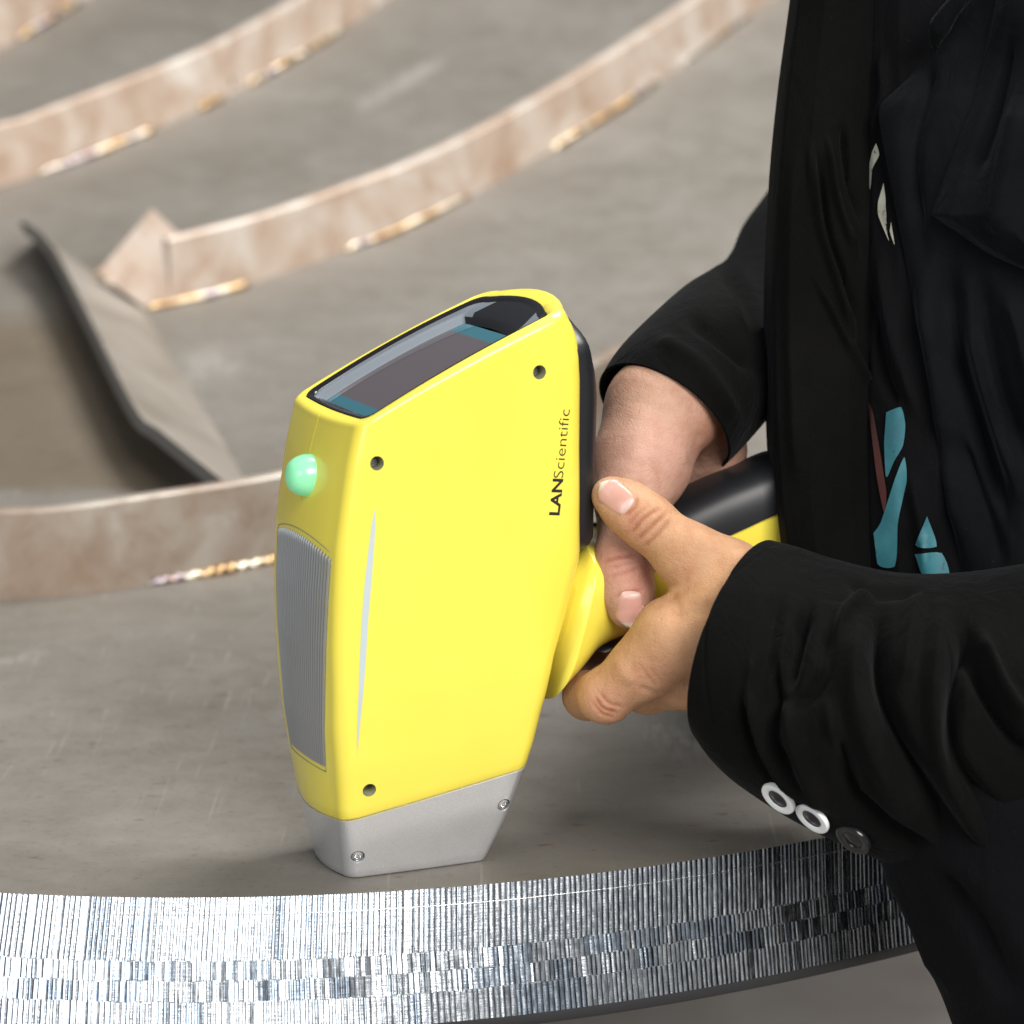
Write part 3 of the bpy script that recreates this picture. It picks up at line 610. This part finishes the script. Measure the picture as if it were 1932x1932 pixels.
# far hand: forearm from above, ball of the thumb, thumb lying down the near side of the handle, fingers round the far side
far = chain([(1360, 675, 1.170, 13), (1300, 738, 1.131, 21)], 10) + chain([(1300, 738, 1.131, 21), (1245, 775, 1.113, 19.5), (1208, 880, 1.102, 17.2), (1191, 935, 1.095, 13.2)], 9)
far += chain([(1191, 935, 1.095, 13.2), (1178, 1058, 1.083, 10.2), (1185, 1118, 1.0805, 9.0), (1189, 1150, 1.081, 7.7)], 5)
far += chain([(1330, 770, 1.137, 17), (1348, 850, 1.145, 13)], 5) + chain([(1300, 780, 1.14, 18), (1270, 870, 1.15, 15)], 8)
for k_ in range(4):
    far += chain([(1255 + 28 * k_, 880 - 12 * k_, 1.152, 11), (1215 + 48 * k_, 1000 - 14 * k_, 1.160, 9.0), (1215 + 48 * k_, 1110 - 18 * k_, 1.152, 8.3), (1240 + 48 * k_, 1160 - 18 * k_, 1.130, 7.3)], 3)
far += chain([(1215, 1000, 1.160, 9), (1150, 1170, 1.158, 8.4), (1098, 1275, 1.135, 7.2), (1092, 1281, 1.122, 6.6)], 3)
Vn, Qn = sdf_mesh(near, 0.0006); Vf, Qf = sdf_mesh(far, 0.0007)
# the arms and trunk inside the clothes
Va, Fa = tube(spline([at(1480, 1200, 1.070), at(1700, 1310, 1.07), at(2000, 1420, 1.08), at(2120, 1000, 1.14), at(2080, 300, 1.18)], 30), 0.020, 16)
Vb, Fb = tube(spline([at(1362, 672, 1.170), at(1395, 637, 1.185), at(1457, 593, 1.215), at(1499, 549, 1.25), at(1541, 492, 1.285), at(1592, 422, 1.315), at(1705, 250, 1.36)], 30), 0.012, 16)
Vc, Fc = tube([at(2010, -500, 1.27), at(1990, 200, 1.27), at(1990, 1000, 1.26), at(1990, 1600, 1.22)], [0.05, 0.055, 0.05, 0.045], 20)
allV = []; allF = []
for v_, f_ in ((Vn, Qn), (Vf, Qf), (Va, Fa), (Vb, Fb), (Vc, Fc)):
    b_ = len(allV); allV += [tuple(q) for q in v_]; allF += [tuple(int(i) + b_ for i in f) for f in f_]
body = mesh('body', allV, allF, M['skin']); padd(body)
nN = len(Vn); nF = len(Vf)
V0 = verts_np(body); U0, W0, D0 = project(V0)
creases_near = [([(1190, 1007), (1212, 979), (1246, 958)], 4.2, -0.00075), ([(1200, 1022), (1226, 996), (1257, 969)], 4.2, -0.0008), ([(1213, 1034), (1236, 1012), (1266, 979)], 4.2, -0.0006), ([(1184, 992), (1200, 972), (1222, 955)], 4.5, -0.00035),
    ([(1122, 1314), (1138, 1337), (1164, 1345)], 4.2, -0.0007), ([(1116, 1322), (1136, 1347), (1160, 1353)], 4.0, -0.0005), ([(1130, 1305), (1148, 1326), (1174, 1334)], 4.2, -0.0005),
    ([(1212, 1262), (1226, 1280), (1240, 1296)], 4.5, -0.0003), ([(1222, 1256), (1237, 1274), (1250, 1288)], 4.5, -0.00022), ([(1205, 1296), (1230, 1306), (1250, 1312)], 6, -0.0006),
    ([(1262, 1118), (1276, 1140), (1280, 1170)], 9, -0.0012), ([(1300, 1000), (1360, 1030), (1420, 1060)], 22, 0.0012), ([(1275, 1160), (1330, 1150), (1400, 1150)], 20, -0.0012), ([(1203, 938), (1196, 958), (1174, 975)], 4.5, -0.0006), ([(1163, 1245), (1178, 1270), (1196, 1290)], 12, 0.0007)]
creases_far = [([(1136, 1061), (1164, 1053), (1202, 1047)], 4.2, -0.0006), ([(1145, 1089), (1178, 1081), (1207, 1071)], 4.2, -0.0004), ([(1150, 1072), (1176, 1066), (1200, 1060)], 4.0, -0.00025),
    ([(1160, 1127), (1186, 1117), (1212, 1114)], 4.2, -0.0006), ([(1230, 880), (1243, 905), (1247, 930)], 5, -0.0002), ([(1322, 810), (1314, 850), (1298, 892)], 12, -0.0008), ([(1210, 760), (1200, 840), (1190, 910)], 30, 0.0012)]
Nv = normals_np(body); facing = np.clip(-(Nv @ fw) * 3 + 0.45, 0, 1); Ds = np.zeros(len(V0)); lines = np.zeros(len(V0))
for (i0_, i1_, lst) in ((0, nN, creases_near), (nN, nN + nF, creases_far)):
    for pts, sg, amp in lst:
        b_, t_ = polydist(U0[i0_:i1_], W0[i0_:i1_], spline(pts, 16) if len(pts) > 2 else pts); tp = np.clip(np.minimum(t_, 1 - t_) * 5 + 0.2, 0, 1)
        Ds[i0_:i1_] += amp * np.exp(-(b_ / sg) ** 2) * tp
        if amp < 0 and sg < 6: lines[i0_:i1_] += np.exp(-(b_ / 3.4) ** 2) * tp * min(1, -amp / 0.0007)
set_verts(body, V0 + Nv * (Ds * facing)[:, None])
# skin colour: tan, redder at the joints and fingertips
col = np.tile(np.array([0.50, 0.285, 0.158]), (len(V0), 1)); col[nN:nN + nF] = (0.47, 0.28, 0.205)
def blush(i0_, i1_, c, r, tint, amt):
    global col
    w = np.exp(-(((U0[i0_:i1_] - c[0]) ** 2 + (W0[i0_:i1_] - c[1]) ** 2) / r ** 2))[:, None] * amt; col[i0_:i1_] = col[i0_:i1_] * (1 - w) + np.array(tint) * w
pink = (0.52, 0.235, 0.17); pale = (0.56, 0.39, 0.28)
blush(0, nN, (1195, 985), 38, pink, 0.5); blush(0, nN, (1150, 930), 30, pale, 0.6); blush(0, nN, (1235, 1000), 40, (0.42, 0.23, 0.12), 0.35); blush(0, nN, (1140, 1325), 45, pink, 0.35)
blush(0, nN, (1235, 1275), 40, pink, 0.3); blush(0, nN, (1340, 1200), 70, (0.48, 0.26, 0.125), 0.4)
blush(nN, nN + nF, (1165, 1050), 45, pink, 0.55); blush(nN, nN + nF, (1195, 1100), 40, pink, 0.5); blush(nN, nN + nF, (1225, 1090), 30, (0.5, 0.2, 0.15), 0.4); blush(nN, nN + nF, (1250, 860), 70, (0.52, 0.30, 0.24), 0.6); blush(nN, nN + nF, (1345, 820), 45, (0.40, 0.18, 0.11), 0.6); blush(nN, nN + nF, (1230, 740), 60, (0.46, 0.29, 0.195), 0.5)
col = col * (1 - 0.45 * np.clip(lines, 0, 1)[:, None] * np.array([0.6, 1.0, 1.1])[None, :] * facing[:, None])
set_attr(body, 'tint', col)
body.data.update(); BB = bvh(body)
def nail(pc, pa, L, Wd):
    """fingernail at sheet point pc, growing towards sheet direction pa"""
    h, n, _, _ = BB.ray_cast(Vector(CAM), Vector(ray(*pc)).normalized()); h = np.array(h)
    n = -fw * 0.75 + np.array(n if n.dot(Vector(fw)) < 0 else -n) * 0.25; n /= np.linalg.norm(n)
    ax_ = rt * pa[0] - up * pa[1]; ax_ = ax_ - n * (ax_ @ n); ax_ /= np.linalg.norm(ax_); sd = np.cross(n, ax_)
    V = []; cl_ = []; na, nb = 26, 19
    for i in range(na):
        a = -1 + 2 * i / (na - 1)
        wf_ = (1 - max(0, (abs(a) - 0.35) / 0.65) ** 2.6 * (0.62 if a > 0 else 0.42)) * (0.95 + 0.05 * a)
        for j in range(nb):
            b = -1 + 2 * j / (nb - 1); q = h + ax_ * a * L / 2 * (1 - 0.10 * b * b if a > 0 else 1 - 0.06 * b * b) + sd * b * Wd / 2 * wf_
            hit, hn, _, _ = BB.ray_cast(Vector(q + n * 0.006), Vector(-n)); z = (np.array(hit) - h) @ n if hit is not None else -0.006
            idz = -0.30 * (b * Wd / 2) ** 2 / (Wd * 0.42) - 0.10 * (a * L / 2) ** 2 / L * (1 if a > 0 else 0.3)
            if z < idz - 0.0012: z = idz - 0.0012
            edge_ = max(abs(a), abs(b)); z = max(z, idz) * 0.5 + z * 0.5 + 0.00045 * (1 - edge_ ** 8) - 0.00045 * (edge_ > 0.97)
            V.append(q + n * z)
            c = np.array([0.54, 0.29, 0.235]); lun = 0.55 * smoothstep((-0.80 - a + 0.30 * (1 - b * b)) / 0.12) ; tip = smoothstep((a - 0.80 + 0.10 * (1 - b * b)) / 0.12)
            c = c * (1 - 0.7 * lun) + np.array([0.74, 0.60, 0.54]) * 0.7 * lun; c = c * (1 - tip * 0.8) + np.array([0.62, 0.58, 0.46]) * tip * 0.8; cl_.append(c)
    o = mesh('fingernail', V, grid_faces(na, nb), M['nail']); set_attr(o, 'tint', np.array(cl_)); padd(o, body); return o
nail((1161, 936), (-190, -165), 0.0150, 0.0108); nail((1189, 1149), (-6, 100), 0.0142, 0.0108)

# clothes ---------------------------------------------------------
def sleeve(secs, n=220, m=180, flare=0.0):
    """sections: (first side point, opposite side point, depth, near bulge in depth, shift of the near rim on the sheet); returns a double-walled tube"""
    a = np.array([[*s[0], *s[1], s[2], s[3], *s[4]] for s in secs], float); a = spline(a, n); V = []
    def ring(q, sc):
        for k in range(m):
            th = 2 * math.pi * k / m; c, s = math.cos(th), math.sin(th); cu, cv = (q[0] + q[2]) / 2, (q[1] + q[3]) / 2; uu, uv = (q[0] - q[2]) / 2, (q[1] - q[3]) / 2
            V.append(at(cu + sc * (c * uu + s * q[6]), cv + sc * (c * uv + s * q[7]), q[4] - sc * s * q[5]))
    for i, sc in ((20, 0.93), (10, 0.94), (3, 0.955), (0, 0.965), (0, 0.985)): ring(a[i], sc)
    for i in range(n): ring(a[i], 1.0)
    return V, grid_faces(n + 5, m, True)
def sheet(rows, dep, n=140, m=90, roll=0.03):
    """hanging cloth: rows of (v, left u, right u); dep: depth at fractions across; the left edge rolls back"""
    r = np.array(rows, float); vs = np.linspace(r[0, 0], r[-1, 0], n); V = []
    for v in vs:
        l = np.interp(v, r[:, 0], r[:, 1]); q = np.interp(v, r[:, 0], r[:, 2])
        for j in range(m):
            f = (j / (m - 1)) ** 1.6; d = np.interp(f, np.linspace(0, 1, len(dep)), dep) + roll * max(0, 1 - f / 0.08) ** 2; V.append(at(l + (q - l) * f, v, d))
    return V, grid_faces(n, m)
def cloth(name, VF, m, parent=None, thick=0.0016, strokes=(), noise_amp=0.0):
    o = mesh(name, VF[0], VF[1], m)
    N = normals_np(o); V = verts_np(o)
    bad = (N * (V - V.mean(0))).sum() < 0 if name == 'sleeve' else (N @ fw).mean() > 0
    if bad: o.data.flip_normals(); o.data.update()
    if strokes: sculpt(o, strokes)
    if thick: md = o.modifiers.new('thickness', 'SOLIDIFY'); md.thickness = thick; md.offset = -1
    return padd(o, parent)
def sm_rows(rows, n=40): return spline(np.array(rows, float), n)
near_rows = sm_rows([(-120, 1785, 2400), (-40, 1775, 2400), (90, 1752, 2400), (160, 1700, 2400), (200, 1660, 2400), (260, 1664, 2400), (350, 1681, 2400), (460, 1702, 2400), (600, 1731, 2400), (760, 1766, 2400), (900, 1796, 2400), (1090, 1806, 2400), (1500, 1806, 2400)])
jacket = cloth('jacket', sheet(near_rows, [1.098, 1.090, 1.086, 1.084, 1.09, 1.13, 1.22], 200, 140, 0.006), M['navy'], strokes=[
    ([(1750, 110), (1745, 180), (1720, 300), (1740, 480)], 16, -0.005), ([(1790, 500), (1800, 640), (1850, 800), (1900, 1000)], 22, -0.008), ([(1850, 520), (1880, 700), (1932, 860)], 20, -0.007), ([(1740, 520), (1775, 700), (1800, 860), (1830, 1050)], 18, 0.006),
    ([(1830, 620), (1860, 760), (1920, 930)], 16, 0.006), ([(1800, 820), (1850, 950), (1890, 1060)], 15, -0.006), ([(1900, 560), (1925, 650), (1960, 780)], 14, 0.006)])
cloth('front_panel', sheet(sm_rows([(-120, 1503, 1760), (0, 1490, 1760), (180, 1466, 1760), (350, 1450, 1760), (560, 1441, 1760), (800, 1445, 1760), (960, 1456, 1760), (1100, 1478, 1760), (1400, 1520, 1760)]), [1.110, 1.104, 1.108, 1.125, 1.15], 180, 120, 0.03), M['black'], jacket, strokes=[
    ([(1530, 280), (1545, 420), (1575, 520), (1610, 640)], 8, 0.004), ([(1545, 300), (1565, 440), (1600, 540), (1620, 600)], 6, -0.004), ([(1560, 260), (1580, 380), (1615, 480)], 6, 0.004), ([(1590, 240), (1600, 330), (1630, 420)], 6, -0.004), ([(1535, 520), (1580, 610), (1620, 690), (1640, 720)], 6, 0.004), ([(1500, 300), (1495, 600), (1505, 900)], 16, 0.004)])
cloth('lapel', sheet(sm_rows([(-120, 1885, 2400), (0, 1862, 2400), (160, 1824, 2400), (300, 1776, 2400), (400, 1744, 2400), (409, 1748, 2400), (436, 1786, 2400), (480, 1850, 2400), (516, 1932, 2400), (560, 2050, 2400)], 90), [1.085, 1.066, 1.062, 1.062, 1.09, 1.14], 160, 100, 0.02), M['navy'], jacket, 0.002, strokes=[
    ([(1900, 60), (1870, 200), (1830, 330)], 20, -0.006), ([(1932, 180), (1900, 330), (1880, 440)], 22, 0.005)])
# small pocket-edge loop above the lapel
V, F = tube(spline([at(1762, 90, 1.092), at(1774, 50, 1.086), at(1800, 12, 1.082), at(1835, -25, 1.078)], 20), np.interp(np.linspace(0, 1, 20), [0, 0.3, 1], [0.0012, 0.0042, 0.003]), 12); padd(mesh('collar_tab', V, F, M['navy']), jacket)
ns_ = cloth('sleeve', sleeve([((1442, 1020), (1338, 1398), 1.066, 0.047, (-78, 22)), ((1500, 1034), (1362, 1440), 1.066, 0.050, (-70, 20)), ((1570, 1055), (1410, 1488), 1.066, 0.053, (-55, 15)), ((1690, 1080), (1525, 1562), 1.064, 0.058, (-40, 10)), ((1810, 1080), (1690, 1634), 1.064, 0.060, (-20, 5)), ((1940, 1062), (1855, 1678), 1.068, 0.062, (0, 0)), ((2120, 1030), (2080, 1720), 1.075, 0.062, (0, 0)), ((2300, 960), (2330, 1700), 1.09, 0.06, (0, 0))], 260, 200), M['black'], jacket, 0, strokes=[
    ([(1523, 1150), (1505, 1216), (1486, 1290), (1478, 1340)], 15, -0.0075), ([(1470, 1120), (1455, 1200), (1440, 1290), (1450, 1370)], 16, -0.003), ([(1575, 1170), (1560, 1260), (1535, 1310), (1500, 1330)], 13, -0.006), ([(1650, 1110), (1590, 1165), (1568, 1230), (1545, 1290)], 12, 0.005),
    ([(1412, 1300), (1432, 1390), (1480, 1470), (1545, 1510)], 11, 0.0045), ([(1400, 1320), (1424, 1410), (1465, 1478)], 9, -0.004), ([(1461, 1250), (1462, 1330), (1458, 1400), (1490, 1450)], 10, -0.005), ([(1480, 1260), (1490, 1370), (1520, 1460), (1570, 1530)], 14, 0.005),
    ([(1658, 1150), (1664, 1290), (1700, 1400), (1765, 1520), (1840, 1650)], 17, -0.0085), ([(1620, 1180), (1610, 1290), (1640, 1400), (1700, 1520)], 22, 0.006), ([(1575, 1390), (1612, 1490), (1670, 1560), (1770, 1620)], 14, -0.0065), ([(1560, 1330), (1585, 1420), (1640, 1520)], 12, 0.004),
    ([(1814, 1180), (1852, 1290), (1905, 1390), (1950, 1430)], 16, -0.008), ([(1822, 1200), (1798, 1330), (1800, 1430), (1870, 1530), (1940, 1590)], 15, -0.007), ([(1780, 1150), (1760, 1300), (1775, 1420), (1830, 1540), (1900, 1620)], 20, 0.006), ([(1850, 1200), (1890, 1290), (1940, 1360)], 12, 0.006), ([(1730, 1120), (1715, 1200), (1705, 1290)], 14, 0.004), ([(1700, 1640), (1800, 1650), (1932, 1668)], 10, -0.004),
    ([(1531, 1140), (1512, 1216), (1492, 1292)], 5, -0.003), ([(1655, 1160), (1660, 1290), (1696, 1402), (1760, 1522)], 6, -0.0035), ([(1578, 1385), (1616, 1488), (1676, 1558)], 5, -0.003), ([(1826, 1190), (1800, 1330), (1803, 1425)], 5, -0.003), ([(1840, 1250), (1880, 1340), (1930, 1410)], 5, -0.003), ([(1466, 1250), (1466, 1330), (1464, 1395)], 4.5, -0.0025), ([(1560, 1190), (1548, 1260), (1528, 1300)], 5, -0.0025), ([(1420, 1240), (1412, 1300), (1420, 1370)], 7, 0.0015), ([(1600, 1100), (1660, 1120), (1740, 1115)], 9, -0.003),
    ([(1446, 1038), (1352, 1112), (1330, 1200), (1332, 1300), (1352, 1392)], 3.0, -0.0006)])
cloth('sleeve', sleeve([((1136, 706), (1372, 872), 1.128, 0.036, (38, -62)), ((1160, 668), (1400, 845), 1.135, 0.040, (36, -56)), ((1198, 625), (1440, 800), 1.148, 0.044, (30, -45)), ((1285, 545), (1500, 730), 1.178, 0.048, (20, -30)), ((1345, 506), (1570, 680), 1.215, 0.050, (10, -20)), ((1378, 478), (1620, 620), 1.250, 0.050, (0, -10)), ((1402, 425), (1680, 560), 1.285, 0.05, (0, 0)), ((1445, 365), (1740, 480), 1.315, 0.05, (0, 0)), ((1560, 200), (1850, 300), 1.36, 0.05, (0, 0))], 200, 150), M['black'], jacket, 0, strokes=[
    ([(1300, 600), (1360, 640), (1430, 700)], 14, -0.004), ([(1370, 500), (1410, 560), (1440, 640)], 14, -0.005), ([(1240, 640), (1320, 690), (1390, 790)], 16, 0.003)])
shirt = cloth('shirt', sheet(sm_rows([(-120, 1622, 2000), (200, 1620, 2000), (600, 1618, 2000), (900, 1614, 2000), (1100, 1620, 2000), (1400, 1640, 2000)]), [1.118, 1.106, 1.102, 1.102, 1.105, 1.12], 160, 110, 0.02), M['shirt'], strokes=[([(1660, 480), (1690, 650), (1730, 780)], 14, 0.004), ([(1640, 560), (1665, 700), (1690, 760)], 9, -0.004), ([(1720, 900), (1740, 1000), (1750, 1090)], 14, 0.004), ([(1665, 100), (1668, 180), (1650, 260)], 9, 0.003)])
bpy.context.view_layer.update(); BS = bvh(shirt)
def print_(poly, m):
    P = np.array(poly, float); P = np.vstack([spline(np.vstack([P, P[:1]]), len(P) * 5)[:-1]]) * 0.55 + 0.45 * np.vstack([np.array([P[i] + (P[(i + 1) % len(P)] - P[i]) * t for t in np.linspace(0, 1, 5, endpoint=False)]) for i in range(len(P))])[:len(P) * 5 - 1]
    bm = bmesh.new(); vs = [bm.verts.new((x, y, 0)) for x, y in P]; bm.faces.new(vs); bmesh.ops.triangulate(bm, faces=bm.faces); bmesh.ops.subdivide_edges(bm, edges=bm.edges, cuts=2, use_grid_fill=True)
    bm.verts.ensure_lookup_table(); bm.verts.index_update(); V = []
    for v in bm.verts:
        rr = Vector(ray(v.co.x, v.co.y)).normalized(); h, n, _, _ = BS.ray_cast(Vector(CAM), rr); V.append(np.array(h) - np.array(rr) * 0.0012 if h is not None else np.array(at(v.co.x, v.co.y, 1.10)))
    F = [tuple(v.index for v in f.verts) for f in bm.faces]; bm.free(); padd(mesh('print', V, F, m), shirt)
for poly in ([(1672, 778), (1700, 768), (1708, 800), (1704, 840), (1686, 872), (1672, 902), (1668, 840)], [(1648, 1006), (1662, 985), (1688, 905), (1706, 862), (1711, 905), (1694, 985), (1690, 1066), (1657, 1068)], [(1749, 974), (1768, 1030), (1727, 1031)], [(1726, 1046), (1776, 1043), (1792, 1087), (1741, 1084)]): print_(poly, M['teal'])
for poly in ([(1653, 270), (1659, 292), (1646, 318), (1642, 358), (1637, 328), (1645, 288)], [(1667, 345), (1671, 380), (1664, 408), (1678, 456), (1658, 410), (1656, 384)], [(1681, 418), (1688, 462), (1679, 438)]): print_(poly, M['cream'])
print_([(1637, 755), (1648, 782), (1672, 925), (1668, 968), (1654, 900)], M['red'])
# trousers: a leg standing at the bench edge
V = []; rows_ = [(1480, 1600), (1560, 1640), (1650, 1668), (1700, 1696), (1760, 1723), (1850, 1763), (1932, 1798), (2100, 1860), (2500, 1960), (3600, 2000)]
rr_ = sm_rows(rows_, 60)
for v_, l_ in rr_:
    for k in range(60):
        th = 2 * math.pi * k / 60; V.append(at(l_ + 330 - 330 * math.cos(th), v_ + 12 * math.sin(3 * th + v_ * 0.01), 1.075 - 0.062 * math.sin(th) + 0.02 * max(0, v_ - 1900) / 1700))
tr = mesh('trousers', V, grid_faces(60, 60, True) + [tuple(range(60))[::-1], tuple(range(59 * 60, 3600))], M['trouser']); sculpt(tr, [([(1660, 1640), (1720, 1720), (1780, 1860)], 12, 0.004), ([(1760, 1640), (1850, 1760), (1932, 1900)], 20, -0.006)]); padd(tr)
# cuff buttons
bpy.context.view_layer.update(); BSL = bvh(ns_)
for (u_, v_, white, tilt) in [(1470, 1503, True, (0.60, 0.58)), (1534, 1540, True, (0.62, 0.62)), (1611, 1580, False, (0.50, 0.55))]:
    h, n, _, _ = BSL.ray_cast(Vector(CAM), Vector(ray(u_, v_)).normalized())
    if h is None: h = Vector(at(u_, v_, 1.04)); 
    nrm = -fw * 0.44 - up * tilt[1] - rt * tilt[0]; nrm /= np.linalg.norm(nrm); c = np.array(h) - fw * 0.0015 + nrm * 0.0008
    prof = [(0.0001, -0.001), (0.0068, -0.001), (0.0071, 0.0000), (0.0068, 0.0007), (0.0060, 0.0009), (0.0044, 0.0007), (0.0040, 0.0003), (0.0039, 0.0001), (0.002, 0.0004), (0.0008, 0.001), (0.0001, 0.0011)]
    o = lathe_part('button', prof, c, nrm, [M['white_button'] if white else M['black_button'], M['black_button']], None, 36)
    for p_ in o.data.polygons:
        r_ = np.linalg.norm(np.array(p_.center) - c)
        if r_ < 0.0042: p_.material_index = 1
    padd(o, jacket)
